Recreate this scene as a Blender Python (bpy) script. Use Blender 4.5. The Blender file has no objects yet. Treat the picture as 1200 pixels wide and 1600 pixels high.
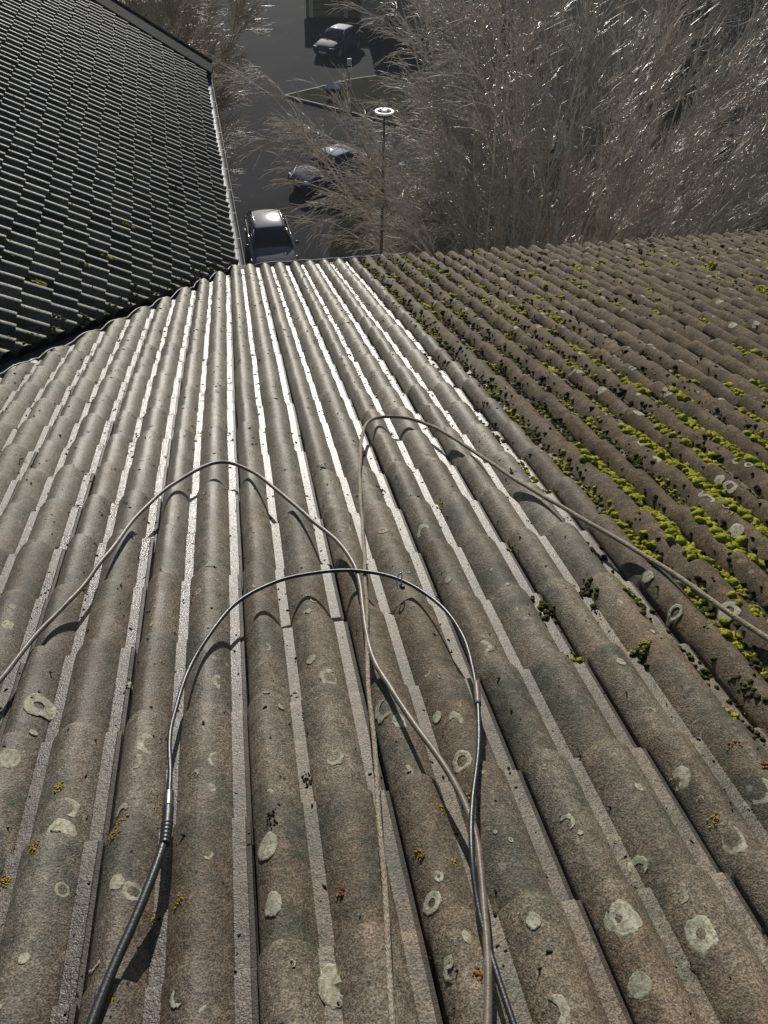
import bpy, bmesh, math, random
import numpy as np
from mathutils import Vector, Matrix, noise
random.seed(7); rng = np.random.default_rng(11)
SC = bpy.context.scene; COL = SC.collection
R = math.radians

# ------------------------------------------------------------------ camera
F = 1193.0                                     # focal length in pixels of the 1200x1600 photograph
def nz(v): v = np.array(v, float); return v / np.linalg.norm(v)
D1 = nz([-249, -607, F]); D2 = np.array([7967, -924, F], float); D2 = nz(D2 - D2.dot(D1) * D1)
NN = np.cross(D2, D1); NN = -NN if NN[1] > 0 else NN
PIT = R(18)                                    # pitch of the near roof
dn = math.sin(PIT) * D1 - math.cos(PIT) * NN; h1 = math.cos(PIT) * D1 + math.sin(PIT) * NN
RW = np.array([D2, h1, -dn])                   # camera axes (x right, y down, z forward) -> world
CAMZ = 15.0; CAM = np.array([0, 0, CAMZ])
cd = bpy.data.cameras.new('camera'); cam = bpy.data.objects.new('camera', cd); COL.objects.link(cam)
cd.sensor_fit = 'VERTICAL'; cd.sensor_height = 36; cd.lens = 36 * F / 1600
cd.clip_start = 0.05; cd.clip_end = 2000
xa, ya, za = RW[:, 0], -RW[:, 1], -RW[:, 2]
cam.matrix_world = Matrix(((xa[0], ya[0], za[0], 0), (xa[1], ya[1], za[1], 0), (xa[2], ya[2], za[2], CAMZ), (0, 0, 0, 1)))
SC.camera = cam

# ------------------------------------------------------------------ world and sun
SUN_EL, SUN_AZ = R(22), R(5)                   # azimuth from +Y towards +X
w = bpy.data.worlds.new('World'); SC.world = w; w.use_nodes = True
nt = w.node_tree; bg = nt.nodes['Background']; sk = nt.nodes.new('ShaderNodeTexSky')
sk.sky_type = 'NISHITA'; sk.sun_disc = False; sk.sun_elevation = SUN_EL; sk.sun_rotation = SUN_AZ
sk.air_density = 1.0; sk.dust_density = .4
nt.links.new(sk.outputs[0], bg.inputs[0]); bg.inputs[1].default_value = 0.062
sl = bpy.data.lights.new('sun', 'SUN'); so = bpy.data.objects.new('sun', sl); COL.objects.link(so)
sl.energy = 4.9; sl.angle = R(0.5); sl.color = (1.0, 0.955, 0.88)
sd = Vector((math.sin(SUN_AZ) * math.cos(SUN_EL), math.cos(SUN_AZ) * math.cos(SUN_EL), math.sin(SUN_EL)))
so.rotation_euler = sd.to_track_quat('Z', 'Y').to_euler(); so.location = (0, 30, 40)
SC.view_settings.view_transform = 'Standard'; SC.view_settings.look = 'None'
SC.view_settings.exposure = 0.0; SC.view_settings.gamma = 1.0

# ------------------------------------------------------------------ frames
ROOF_H = 1.335
n_r = np.array([0, math.sin(PIT), math.cos(PIT)]); d_r = np.array([0, math.cos(PIT), -math.sin(PIT)])
foot = CAM - ROOF_H * n_r
MR = Matrix(((1, d_r[0], n_r[0], foot[0]), (0, d_r[1], n_r[1], foot[1]), (0, d_r[2], n_r[2], foot[2]), (0, 0, 0, 1)))
def ray(x, y): return RW @ np.array([x - 600, y - 800, F])
def roof(x, y, h=0.0):                          # pixel of the photograph -> (u, v) on the near roof at height h
    r = ray(x, y); t = -(ROOF_H - h) / (r @ n_r); p = r * t
    return float(p[0]), float(p @ d_r)
CORN = ray(368, 424); CORN = CORN * (-ROOF_H / (CORN @ n_r)) + CAM
QL, AL = R(33), R(1.5)
e_l = np.array([-math.sin(AL), math.cos(AL), 0]); l_l = math.cos(QL) * np.array([math.cos(AL), math.sin(AL), 0]) + np.array([0, 0, -math.sin(QL)])
n_l = np.cross(l_l, e_l)
ML = Matrix(((l_l[0], e_l[0], n_l[0], CORN[0]), (l_l[1], e_l[1], n_l[1], CORN[1]), (l_l[2], e_l[2], n_l[2], CORN[2]), (0, 0, 0, 1)))

# ------------------------------------------------------------------ helpers
def mesh_np(name, V, Fc, mat, parent=None, smooth=False, attrs=None, mw=None):
    V = np.asarray(V, dtype=np.float32); me = bpy.data.meshes.new(name)
    if isinstance(Fc, np.ndarray):
        k = Fc.shape[1]; me.vertices.add(len(V)); me.vertices.foreach_set('co', V.ravel())
        me.loops.add(Fc.size); me.loops.foreach_set('vertex_index', Fc.ravel().astype(np.int32))
        me.polygons.add(len(Fc)); me.polygons.foreach_set('loop_start', np.arange(0, Fc.size, k, dtype=np.int32))
        me.polygons.foreach_set('loop_total', np.full(len(Fc), k, dtype=np.int32))
    else: me.from_pydata(V.tolist(), [], Fc)
    if smooth: me.polygons.foreach_set('use_smooth', np.ones(len(me.polygons), dtype=bool))
    me.update(calc_edges=True); me.validate()
    for an, av in (attrs or {}).items():
        a = me.attributes.new(an, 'FLOAT', 'POINT'); a.data.foreach_set('value', np.asarray(av, dtype=np.float32))
    me.materials.append(mat)
    o = bpy.data.objects.new(name, me); COL.objects.link(o)
    if parent: o.parent = parent
    if mw is not None: o.matrix_world = mw
    return o
def empty(name, loc=(0, 0, 0), rz=0):
    o = bpy.data.objects.new(name, None); COL.objects.link(o); o.location = loc; o.rotation_euler = (0, 0, rz); o.empty_display_size = .2; return o
def tag(o, label=None, cat=None, group=None, kind=None):
    if label: o['label'] = label
    if cat: o['category'] = cat
    if group: o['group'] = group
    if kind: o['kind'] = kind
    return o
class MB:
    def __init__(s): s.v = []; s.f = []
    def add(s, v, f):
        b = len(s.v); s.v += [tuple(map(float, p)) for p in v]; s.f += [tuple(b + i for i in q) for q in f]; return s
    def box(s, c, d, rz=0, rx=0):
        m = Matrix.Translation(c) @ Matrix.Rotation(rz, 4, 'Z') @ Matrix.Rotation(rx, 4, 'X')
        v = [m @ Vector((x * d[0] / 2, y * d[1] / 2, z * d[2] / 2)) for z in (-1, 1) for y in (-1, 1) for x in (-1, 1)]
        return s.add(v, [(0, 2, 3, 1), (4, 5, 7, 6), (0, 1, 5, 4), (2, 6, 7, 3), (0, 4, 6, 2), (1, 3, 7, 5)])
    def prism(s, pts, z0, z1):
        n = len(pts)
        return s.add([(x, y, z0) for x, y in pts] + [(x, y, z1) for x, y in pts],
                     [tuple(range(n))[::-1], tuple(range(n, 2 * n))] + [(i, (i + 1) % n, n + (i + 1) % n, n + i) for i in range(n)])
    def tube(s, pts, r, n=10, close=True):
        P = [Vector(p) for p in pts]; rr = r if hasattr(r, '__len__') else [r] * len(P); ring = []; up = Vector((.12, .3, 1)).normalized()
        for i, p in enumerate(P):
            t = (P[min(i + 1, len(P) - 1)] - P[max(i - 1, 0)]).normalized(); a = t.cross(up)
            a = t.cross(Vector((1, 0, 0))) if a.length < 1e-3 else a; a.normalize(); b = a.cross(t)
            ring += [p + (a * math.cos(k * 2 * math.pi / n) + b * math.sin(k * 2 * math.pi / n)) * rr[i] for k in range(n)]
        f = [(i * n + k, i * n + (k + 1) % n, (i + 1) * n + (k + 1) % n, (i + 1) * n + k) for i in range(len(P) - 1) for k in range(n)]
        if close: f += [tuple(range(n))[::-1], tuple((len(P) - 1) * n + k for k in range(n))]
        return s.add(ring, f)
    def disc(s, c, r0, r1, h, n=32, axis='Z'):
        v = []
        for z in (-h / 2, h / 2):
            for r in (r0, r1):
                for k in range(n):
                    a = 2 * math.pi * k / n; q = (r * math.cos(a), r * math.sin(a), z)
                    if axis == 'X': q = (q[2], q[0], q[1])
                    if axis == 'Y': q = (q[0], q[2], q[1])
                    v.append((c[0] + q[0], c[1] + q[1], c[2] + q[2]))
        f = []
        for k in range(n):
            j = (k + 1) % n
            f += [(k, j, n + j, n + k)[::-1], (2 * n + k, 2 * n + j, 3 * n + j, 3 * n + k), (n + k, n + j, 3 * n + j, 3 * n + k), (k, 2 * n + k, 2 * n + j, j)]
        return s.add(v, f)
    def build(s, name, mat, parent=None, smooth=False, bevel=0, mw=None, sub=0):
        o = mesh_np(name, s.v, s.f, mat, parent, smooth, mw=mw)
        bm = bmesh.new(); bm.from_mesh(o.data); bmesh.ops.recalc_face_normals(bm, faces=bm.faces); bm.to_mesh(o.data); bm.free()
        if bevel: m = o.modifiers.new('bevel', 'BEVEL'); m.width = bevel; m.segments = 2
        if sub: m = o.modifiers.new('sub', 'SUBSURF'); m.levels = sub; m.render_levels = sub
        return o
def spline(P, step):                            # Catmull-Rom, resampled
    P = [np.array(p, float) for p in P]; P = [2 * P[0] - P[1]] + P + [2 * P[-1] - P[-2]]; out = []
    for i in range(1, len(P) - 2):
        a, b, c, d = P[i - 1:i + 3]; n = max(2, int(np.linalg.norm(c - b) / step))
        for k in range(n):
            t = k / n; out.append(.5 * ((2 * b) + (c - a) * t + (2 * a - 5 * b + 4 * c - d) * t * t + (3 * b - a - 3 * c + d) * t ** 3))
    out.append(P[-2]); return out

# ------------------------------------------------------------------ materials
class G:
    def __init__(s, name):
        s.m = bpy.data.materials.new(name); s.m.use_nodes = True; s.t = s.m.node_tree; s.b = s.t.nodes['Principled BSDF']
        s.co = s.t.nodes.new('ShaderNodeTexCoord').outputs['Object']
    def l(s, a, b): s.t.links.new(a, b)
    def put(s, sock, v):
        if hasattr(v, 'is_output'): s.l(v, sock)
        elif isinstance(v, (tuple, list)) and len(v) == 3 and sock.type == 'RGBA': sock.default_value = (*v, 1)
        else: sock.default_value = v
    def noise(s, sc, det=4, rough=.55, vec=None, dist=0):
        n = s.t.nodes.new('ShaderNodeTexNoise'); n.inputs['Scale'].default_value = sc; n.inputs['Detail'].default_value = det
        n.inputs['Roughness'].default_value = rough; n.inputs['Distortion'].default_value = dist; s.l(vec or s.co, n.inputs['Vector']); return n.outputs[0]
    def vor(s, sc, feat='F1', vec=None, out=0):
        n = s.t.nodes.new('ShaderNodeTexVoronoi'); n.feature = feat; n.inputs['Scale'].default_value = sc; s.l(vec or s.co, n.inputs['Vector']); return n.outputs[out]
    def math(s, op, a, b=0.0, clamp=False):
        n = s.t.nodes.new('ShaderNodeMath'); n.operation = op; n.use_clamp = clamp; s.put(n.inputs[0], a); s.put(n.inputs[1], b); return n.outputs[0]
    def ramp(s, v, lo, hi, a=0.0, b=1.0):
        n = s.t.nodes.new('ShaderNodeMapRange'); n.clamp = True
        for i, x in enumerate((v, lo, hi, a, b)): s.put(n.inputs[i], x)
        return n.outputs[0]
    def mix(s, f, a, b, mode='MIX'):
        n = s.t.nodes.new('ShaderNodeMix'); n.data_type = 'RGBA'; n.blend_type = mode; s.put(n.inputs[0], f); s.put(n.inputs[6], a); s.put(n.inputs[7], b); return n.outputs[2]
    def attr(s, name):
        n = s.t.nodes.new('ShaderNodeAttribute'); n.attribute_name = name; return n.outputs['Fac']
    def sep(s, v=None):
        n = s.t.nodes.new('ShaderNodeSeparateXYZ'); s.l(v or s.co, n.inputs[0]); return n.outputs
    def scale(s, x, y, z):
        n = s.t.nodes.new('ShaderNodeMapping'); n.inputs['Scale'].default_value = (x, y, z); s.l(s.co, n.inputs[0]); return n.outputs[0]
    def bump(s, h, dist, strength=1.0, prev=None):
        n = s.t.nodes.new('ShaderNodeBump'); n.inputs['Distance'].default_value = dist; n.inputs['Strength'].default_value = strength
        s.l(h, n.inputs['Height'])
        if prev: s.l(prev, n.inputs['Normal'])
        return n.outputs[0]
    def fin(s, color, rough=.6, metal=0.0, normal=None, spec=None, coat=None):
        s.put(s.b.inputs['Base Color'], color); s.put(s.b.inputs['Roughness'], rough); s.put(s.b.inputs['Metallic'], metal)
        if normal: s.l(normal, s.b.inputs['Normal'])
        if spec is not None: s.put(s.b.inputs['Specular IOR Level'], spec)
        if coat: s.b.inputs['Coat Weight'].default_value = coat; s.b.inputs['Coat Roughness'].default_value = .05
        return s.m
def mottled(name, a, b, sc=8, rough=.6, metal=0.0, bump=0.0, bsc=60, spec=None, coat=None):
    g = G(name); c = g.mix(g.ramp(g.noise(sc, 5), .35, .65), a, b)
    nb = g.bump(g.noise(bsc, 3), bump) if bump else None
    return g.fin(c, rough, metal, nb, spec, coat)

def tile_material():
    g = G('weathered_concrete_tile'); X, Y, Z = g.sep()
    chr_ = g.attr('chan'); ch = g.math('MAXIMUM', chr_, 0.0); tone = g.attr('tone')
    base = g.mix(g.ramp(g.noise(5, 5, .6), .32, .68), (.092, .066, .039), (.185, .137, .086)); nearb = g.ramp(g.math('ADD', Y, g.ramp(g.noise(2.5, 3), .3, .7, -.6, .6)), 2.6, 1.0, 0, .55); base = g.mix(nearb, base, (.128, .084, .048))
    base = g.mix(g.ramp(g.noise(2.2, 4), .42, .62, 0, .6), base, (.165, .152, .115))          # greyer sweeps
    base = g.mix(g.ramp(g.noise(5.5, 5, .65), .49, .62, 0, .85), base, (.048, .050, .029))     # dark algae film
    base = g.mix(g.ramp(g.noise(9, 4, .6, dist=.6), .56, .70, 0, .45), base, (.190, .128, .078))   # bare ruddy concrete
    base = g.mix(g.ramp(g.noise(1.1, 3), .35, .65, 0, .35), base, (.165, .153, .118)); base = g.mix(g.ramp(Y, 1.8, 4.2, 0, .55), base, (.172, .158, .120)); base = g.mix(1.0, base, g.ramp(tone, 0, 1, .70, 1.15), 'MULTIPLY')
    # the right side has never been washed: browner and dirtier beyond u = 1.06
    edge = g.math('ADD', X, g.ramp(g.noise(6, 4), .2, .8, -.12, .12))
    dirty = g.ramp(edge, 1.03, 1.30)
    dcol = g.mix(g.ramp(g.noise(6, 5, .65), .35, .65), (.062, .044, .024), (.145, .102, .058))
    dcol = g.mix(g.ramp(g.noise(30, 4, .7), .50, .66, 0, .75), dcol, (.035, .031, .022))
    base = g.mix(dirty, base, dcol)
    # damp, soot-stained stripes left of the middle
    wn = g.math('ADD', X, g.ramp(g.noise(1.5, 3), .2, .8, -.25, .25))
    wet = g.math('MULTIPLY', g.ramp(wn, -1.05, -.7), g.ramp(wn, -.02, -.22)); wet = g.math('MULTIPLY', wet, g.ramp(Y, 5.2, 3.2))
    wet = g.math('MULTIPLY', wet, g.ramp(g.noise(4, 4), .35, .62, .25, 1)); wch = g.math('MULTIPLY', wet, ch)
    base = g.mix(g.math('MULTIPLY', wet, .30), base, (.085, .075, .066)); base = g.mix(wch, base, (.048, .035, .028))
    # grit: grains and pits
    gr = g.noise(260, 2, .6); gr2 = g.noise(95, 4, .75); gr3 = g.noise(28, 5, .75)
    base = g.mix(1.0, base, g.ramp(gr, .35, .65, .42, 1.70), 'MULTIPLY'); base = g.mix(1.0, base, g.ramp(gr2, .32, .68, .58, 1.45), 'MULTIPLY'); base = g.mix(1.0, base, g.ramp(gr3, .35, .65, .68, 1.32), 'MULTIPLY')
    pale = g.ramp(g.noise(150, 3, .8), .60, .66); base = g.mix(g.math('MULTIPLY', pale, .45), base, (.36, .33, .27)); pits = g.ramp(g.noise(75, 3, .75), .64, .68); base = g.mix(g.math('MULTIPLY', pits, .85), base, (.022, .020, .015))
    # pale channel sand, stronger towards the eave
    cc = g.mix(g.ramp(gr2, .35, .65), (.090, .074, .052), (.255, .222, .172)); nw = g.math('SUBTRACT', 1.0, wet, True)
    clean = g.math('SUBTRACT', 1.0, dirty, True)
    cc = g.mix(1.0, cc, g.ramp(gr, .35, .65, .45, 1.55), 'MULTIPLY'); cc = g.mix(g.ramp(gr3, .52, .62, 0, .6), cc, (.075, .062, .046)); base = g.mix(g.math('MULTIPLY', g.math('MULTIPLY', ch, nw), g.math('MULTIPLY', clean, g.ramp(Y, 1.0, 4.0, .12, .75))), base, cc)
    base = g.mix(g.ramp(g.math('MULTIPLY', chr_, -1.0), .2, .9, 0, .8), base, (.035, .026, .020))
    # faint pale crustose lichen flecks
    lf = g.math('MULTIPLY', g.ramp(g.vor(16), .16, .11), g.ramp(g.noise(4, 2), .55, .62)); base = g.mix(g.math('MULTIPLY', lf, .5), base, (.30, .29, .23))
    ro = g.math('ADD', g.ramp(gr2, .3, .7, .50, .68), g.math('MULTIPLY', g.math('MULTIPLY', ch, clean), -.22)); ro = g.math('ADD', ro, g.math('MULTIPLY', wet, -.24)); ro = g.math('ADD', ro, g.math('MULTIPLY', g.ramp(Y, 1.4, 3.4, .20, -.05), clean)); ro = g.math('ADD', ro, g.ramp(X, -1.3, -.3, .12, 0)); ro = g.math('ADD', ro, g.math('MULTIPLY', dirty, .25)); ro = g.math('MAXIMUM', ro, .22)
    b1 = g.bump(gr, .0020, .8); b2 = g.bump(gr2, .0022, .9, b1); b3 = g.bump(g.noise(22, 4), .004, .4, b2)
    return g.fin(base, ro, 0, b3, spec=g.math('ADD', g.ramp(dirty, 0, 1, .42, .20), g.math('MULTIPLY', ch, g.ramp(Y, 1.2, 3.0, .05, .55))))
M = {}
M['tile'] = tile_material()
def left_tile_material():
    g = G('dark_old_tile'); tone = g.attr('tone')
    c = g.mix(g.ramp(g.noise(3, 5), .35, .65), (.072, .065, .048), (.125, .112, .086)); c = g.mix(1.0, c, g.ramp(tone, 0, 1, .55, 1.4), 'MULTIPLY')
    c = g.mix(g.ramp(g.noise(14, 4, .65), .58, .66, 0, .7), c, (.15, .145, .12)); c = g.mix(g.ramp(g.noise(5, 4), .64, .70, 0, .5), c, (.10, .10, .035))
    gr = g.noise(90, 3, .7); c = g.mix(1.0, c, g.ramp(gr, .3, .7, .6, 1.4), 'MULTIPLY')
    c = g.mix(g.math('MULTIPLY', g.ramp(g.noise(45, 3, .7), .60, .66), .8), c, (.012, .011, .009))
    return g.fin(c, g.ramp(gr, .3, .7, .50, .75), 0, g.bump(gr, .003, .8), spec=.30)
M['left_tile'] = left_tile_material()
M['under'] = mottled('black_roof_sheet', (.012, .012, .011), (.02, .019, .017), 6, .9)
M['valley'] = mottled('black_valley_sheet', (.012, .012, .012), (.022, .021, .019), 9, .55, .0, .002, 40)
M['flash'] = mottled('dark_painted_sheet', (.024, .025, .024), (.036, .037, .035), 5, .9, 0, .001, 30, spec=.08)
M['zinc'] = mottled('galvanised_gutter', (.13, .135, .14), (.22, .225, .23), 9, .62, .1, .003, 35, spec=.3)
M['wire'] = mottled('pale_wire', (.16, .155, .145), (.28, .27, .25), 40, .5, .1)
M['render_wall'] = mottled('painted_render', (.30, .26, .19), (.36, .32, .25), 2, .85, 0, .002, 60)
M['render_dark'] = mottled('brown_cladding', (.16, .125, .07), (.21, .165, .10), 3, .8)
M['render_beige'] = mottled('beige_render', (.42, .38, .27), (.5, .46, .35), 2, .85, 0, .002, 50)
M['slate'] = mottled('blue_grey_roof', (.05, .07, .12), (.07, .09, .15), 2, .9, spec=.1)
M['pale_roof'] = mottled('pale_shed_roof', (.42, .36, .25), (.5, .44, .33), 3, .7)
M['glass'] = mottled('window_glass', (.015, .018, .022), (.02, .024, .03), 2, .08, 0, spec=.6)
M['white'] = mottled('white_paint', (.62, .62, .59), (.75, .75, .72), 14, .45)
M['lamp_white'] = mottled('white_lamp_enamel', (.80, .80, .77), (.88, .88, .86), 14, .30)  # plain white enamel, no emission
M['post'] = mottled('grey_galvanised_post', (.022, .020, .017), (.036, .032, .027), 14, .8, .0, spec=.1)
def moss_mat(name, a, b):
    g = G(name); c = g.mix(g.ramp(g.noise(60, 4), .35, .65), a, b); c = g.mix(g.ramp(g.noise(300, 2), .52, .62, 0, .6), c, tuple(x * .25 for x in a))
    return g.fin(c, .95, 0, g.bump(g.noise(260, 3), .012, 1.0), spec=.15)
M['moss'] = moss_mat('green_moss', (.30, .31, .020), (.56, .53, .05)); M['moss_dull'] = moss_mat('dull_moss', (.055, .060, .018), (.13, .12, .030))
M['dirt'] = moss_mat('dry_debris', (.028, .023, .016), (.065, .055, .038))
g = G('pale_lichen'); c = g.mix(g.ramp(g.noise(60, 4), .35, .65), (.36, .345, .25), (.53, .51, .39)); c = g.mix(g.ramp(g.noise(110, 4, .7), .50, .58, 0, .75), c, (.17, .15, .105)); c = g.mix(g.ramp(g.noise(16, 3), .4, .6, 0, .45), c, (.22, .20, .14)); M['lichen'] = g.fin(c, .95, 0, g.bump(g.noise(300, 2), .001, .8), spec=.1)
M['lichen_y'] = moss_mat('yellow_lichen', (.42, .27, .03), (.55, .40, .06)); M['lichen_o'] = moss_mat('orange_lichen', (.30, .13, .035), (.36, .18, .05))
def bark(name, a, b, r=.45, sp=.5):
    g = G(name); c = g.mix(g.ramp(g.noise(9, 4), .35, .65), a, b); return g.fin(c, r, 0, g.bump(g.noise(50, 3), .004, .6), spec=sp)
M['twig'] = bark('pale_twig_bark', (.27, .225, .18), (.68, .60, .51), .34, .9); M['twig2'] = bark('tan_twig_bark', (.19, .145, .10), (.50, .41, .31), .40, .8)
M['bark'] = bark('grey_brown_bark', (.40, .35, .29), (.66, .60, .53), .6); M['needle'] = mottled('spruce_needles', (.020, .032, .016), (.035, .05, .024), 5, .7)
def ground_mats():
    g = G('shade_dark_asphalt'); c = g.mix(g.ramp(g.noise(.25, 5), .35, .65), (.016, .017, .021), (.026, .027, .033)); c = g.mix(1.0, c, g.ramp(g.noise(9, 4, .7), .3, .7, .75, 1.25), 'MULTIPLY')  # shade over the street is put into this dark base colour
    c = g.mix(g.ramp(g.noise(.9, 5, .7), .60, .66, 0, .5), c, (.07, .068, .064))
    M['asphalt'] = g.fin(c, .97, 0, g.bump(g.noise(40, 3), .01, .5), spec=.06)
    g = G('winter_grass'); c = g.mix(g.ramp(g.noise(.7, 6, .7), .35, .65), (.012, .015, .007), (.026, .027, .012)); c = g.mix(g.ramp(g.noise(18, 4, .7), .5, .7, 0, .7), c, (.050, .045, .025))
    M['grass'] = g.fin(c, 1.0, 0, g.bump(g.noise(12, 5), .05, .8), spec=.02)
    g = G('leaf_litter_soil'); c = g.mix(g.ramp(g.noise(3, 6, .75), .35, .65), (.010, .009, .006), (.026, .021, .013))
    M['soil'] = g.fin(c, 1.0, 0, g.bump(g.noise(14, 5), .05, .8), spec=.02)
    M['kerb'] = mottled('kerb_stone', (.035, .034, .030), (.055, .053, .047), 7, .8, 0, .003, 40)
ground_mats()

# ------------------------------------------------------------------ ground and street (structure)
def sheet(name, pts, z, mat, sub=None):
    return tag(mesh_np(name, [(x, y, z) for x, y in pts], [tuple(range(len(pts)))], mat), kind='structure')
sheet('ground', [(-240, -60), (240, -60), (240, 400), (-240, 400)], -0.03, M['grass'])
sheet('road', [(-30, 6), (3.0, 6), (3.0, 24), (4.5, 33), (13, 31), (40, 30), (60, 45), (60, 78), (-4, 78), (-12, 60), (-30, 52)], 0.0, M['asphalt'])
def strip(name, a, b, wd, z0, z1, mat):
    a, b = np.array(a, float), np.array(b, float); t = nz(b - a); p = np.array([-t[1], t[0]]) * wd / 2
    mb = MB(); n = max(1, int(np.linalg.norm(b - a) / 1.0)); 
    for k in range(n):
        q0 = a + (b - a) * k / n; q1 = a + (b - a) * ((k + 1) / n) - t * .012
        mb.prism([q0 - p, q1 - p, q1 + p, q0 + p], z0, z1 + random.uniform(-.004, .004))
    return tag(mb.build(name, mat, bevel=.01), kind='structure')
isl = [(3.75, 50.3), (7.4, 46.75), (13, 41.3), (17, 40), (20, 47), (14, 55), (8.2, 53.0)]
mb = MB(); mb.prism(isl, -.02, .11); tag(mb.build('grass_island', M['grass']), kind='structure')
for i in range(len(isl)): strip('island_kerb', isl[i], isl[(i + 1) % len(isl)], .14, -.02, .13, M['kerb'])
M['seam'] = mottled('worn_asphalt_seam', (.045, .044, .042), (.07, .068, .064), 6, .97, spec=.03)
strip('road_seam', (-10, 52.0), (3.7, 40.3), .26, -.02, .007, M['seam']); strip('road_seam', (3.7, 40.3), (9, 36.4), .26, -.02, .007, M['seam'])
bedp = [(3.2, 8), (3.3, 20), (3.0, 27), (4.4, 33), (7.0, 34.2), (9.2, 36.8), (12, 39.5), (18, 38.5), (20.5, 50), (23, 80), (90, 80), (90, 8)]
mb = MB(); mb.prism(bedp, -.02, .10); tag(mb.build('planting_bed_ground', M['soil']), kind='structure')
mb = MB(); mb.prism([(-30, 6), (-2.2, 6), (-1.6, 40), (-6, 46), (-30, 50)], -.02, .10); tag(mb.build('lawn', M['grass']), kind='structure')

hz = bpy.data.materials.new('added_veil_haze'); hz.use_nodes = True; ht = hz.node_tree; ht.nodes.remove(ht.nodes['Principled BSDF'])  # thin haze added to lift the darks like a lens veil
pv = ht.nodes.new('ShaderNodeVolumePrincipled'); pv.inputs['Color'].default_value = (.93, .96, 1, 1); pv.inputs['Density'].default_value = .0006
ht.links.new(pv.outputs[0], ht.nodes['Material Output'].inputs['Volume'])
mb = MB(); mb.box((0, 170, 8.2), (500, 480, 18.6)); tag(mb.build('haze', hz), 'thin haze volume added as a light veil over the yard and street', kind='stuff')

# ------------------------------------------------------------------ near roof tiles
SP, U0, V0, ST = .15, .0107, 1.190, .329
def prof(x, joint):                            # x from channel centre, -.075..+.075
    a = abs(x); s0 = .0138
    if joint and x > 0:
        if x < .0140: return 0.0
        if x < .0245: return -.0045
        if x < .0300: return -.020
        s0 = .0300
    if a <= s0: return 0.0
    t = min(1, (a - s0) / (.075 - s0)); return .046 * math.sin(t * math.pi / 2) ** .84
xs_j = [-.075, -.064, -.054, -.045, -.037, -.030, -.0195, -.0153, -.0138, -.007, 0, .007, .0138, .0147, .0240, .0248, .0297, .0303, .036, .044, .052, .061, .069]
xs_n = [-.075, -.067, -.058, -.049, -.041, -.034, -.028, -.0195, -.0153, -.0138, -.007, 0, .007, .0138, .0153, .0195, .028, .034, .041, .049, .058, .067]
vA, vB = (-.05, 8.144), (-1.482, 4.777)        # cut along the valley
KV = (vB[0] - vA[0]) / (vB[1] - vA[1])
def ucut(v): return vA[0] + KV * (v - vA[1])
jit = {}
def tj(i, c):
    if (i, c) not in jit:
        r = random.Random(i * 977 + c * 13); jit[(i, c)] = (r.uniform(-.003, .003), r.uniform(-.006, .006), r.uniform(-.0015, .003), r.random(), r.uniform(-.012, .012)) if i < 4 else (r.uniform(-.005, .005), r.uniform(-.014, .014), r.uniform(-.002, .009), r.random(), r.uniform(-.03, .03))
    return jit[(i, c)]
def surf(u, v):                                 # height of the near roof's tile surface
    k = round((u - U0) / SP); x = u - U0 - k * SP; c = math.ceil((v - V0) / ST - 1e-6); f = (v - V0) / ST - (c - 1)
    i = math.floor((u - U0 - .0325 + .15) / .3)
    return prof(x, k % 2 == 1) + .004 + .026 * f + tj(i, c)[2]
# one tile spans from a joint slit (k odd) to the next: local channels: second half of joint channel, plain channel, first half of joint channel
V, Fq, chan, tone = [], [], [], []
tx = [(.0303, 1)] + [(x, 1) for x in (.036, .044, .052, .061, .069)] + [(x + .15, 0) for x in xs_n] + [(x + .3, 1) for x in xs_j if x < .0245]
fr = [-.16, 0.0, .25, .5, .75, .93, .985, 1.0]
for c in range(-5, 22):
    for i in range(-24, 34):
        ub = U0 + SP * (2 * i - 1)
        v_mid = V0 + (c - .5) * ST
        if ub + .35 < ucut(v_mid + .17) or ub > 9.2: continue
        du, dv, dh, tn, yaw = tj(i, c); b = len(V); nx = len(tx) + 2
        rows = []
        for fi, f in enumerate(fr + ['nose']):
            nose = f == 'nose'; ff = 1.0 if nose else f
            for j in range(nx):
                if j == 0 or j == nx - 1:
                    x, jn = tx[0] if j == 0 else tx[-1]; hh = -.03
                else:
                    x, jn = tx[j - 1]
                    kk = round(x / .15); hh = prof(x - .15 * kk, kk % 2 == 0) if not (j == 1) else 0.0
                if not nose:
                    off = .004 + .026 * max(ff, -.16) + dh; rnd = .0018 if ff == 1.0 else (.0006 if ff == .985 else 0)
                    z = (hh + off - rnd) if hh > -.025 else -.03
                else: z = (hh - .004) if hh > -.025 else -.03
                fv = V0 + (c - 1 + ff) * ST + dv * (ff > .0) + yaw * (x - .15) * (ff > .0) + (-.0025 if nose else 0)
                V.append((ub + x + du, fv, z)); tone.append(tn)
                if j in (0, nx - 1): chan.append(0)
                else:
                    kk = round(x / .15); a = x - .15 * kk; chan.append(1.0 if abs(a) < .0139 and not (kk % 2 == 0 and a > .0139) else (-1.0 if kk % 2 == 0 and 0 < a < .0300 else 0.0))
        nr = len(fr) + 1
        for r in range(nr - 1):
            for j in range(nx - 1): Fq.append((b + r * nx + j, b + r * nx + j + 1, b + (r + 1) * nx + j + 1, b + (r + 1) * nx + j))
ro = mesh_np('tile_field', V, np.array(Fq, dtype=np.int32), M['tile'], attrs={'chan': chan, 'tone': tone})
me = ro.data; me.polygons.foreach_set('use_smooth', np.ones(len(me.polygons), dtype=bool))
try: me.set_sharp_from_angle(angle=R(38))
except Exception: pass
bm = bmesh.new(); bm.from_mesh(me)
bmesh.ops.bisect_plane(bm, geom=bm.verts[:] + bm.edges[:] + bm.faces[:], plane_co=(vA[0], vA[1], 0), plane_no=(-1, KV, 0), clear_outer=True)
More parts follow.
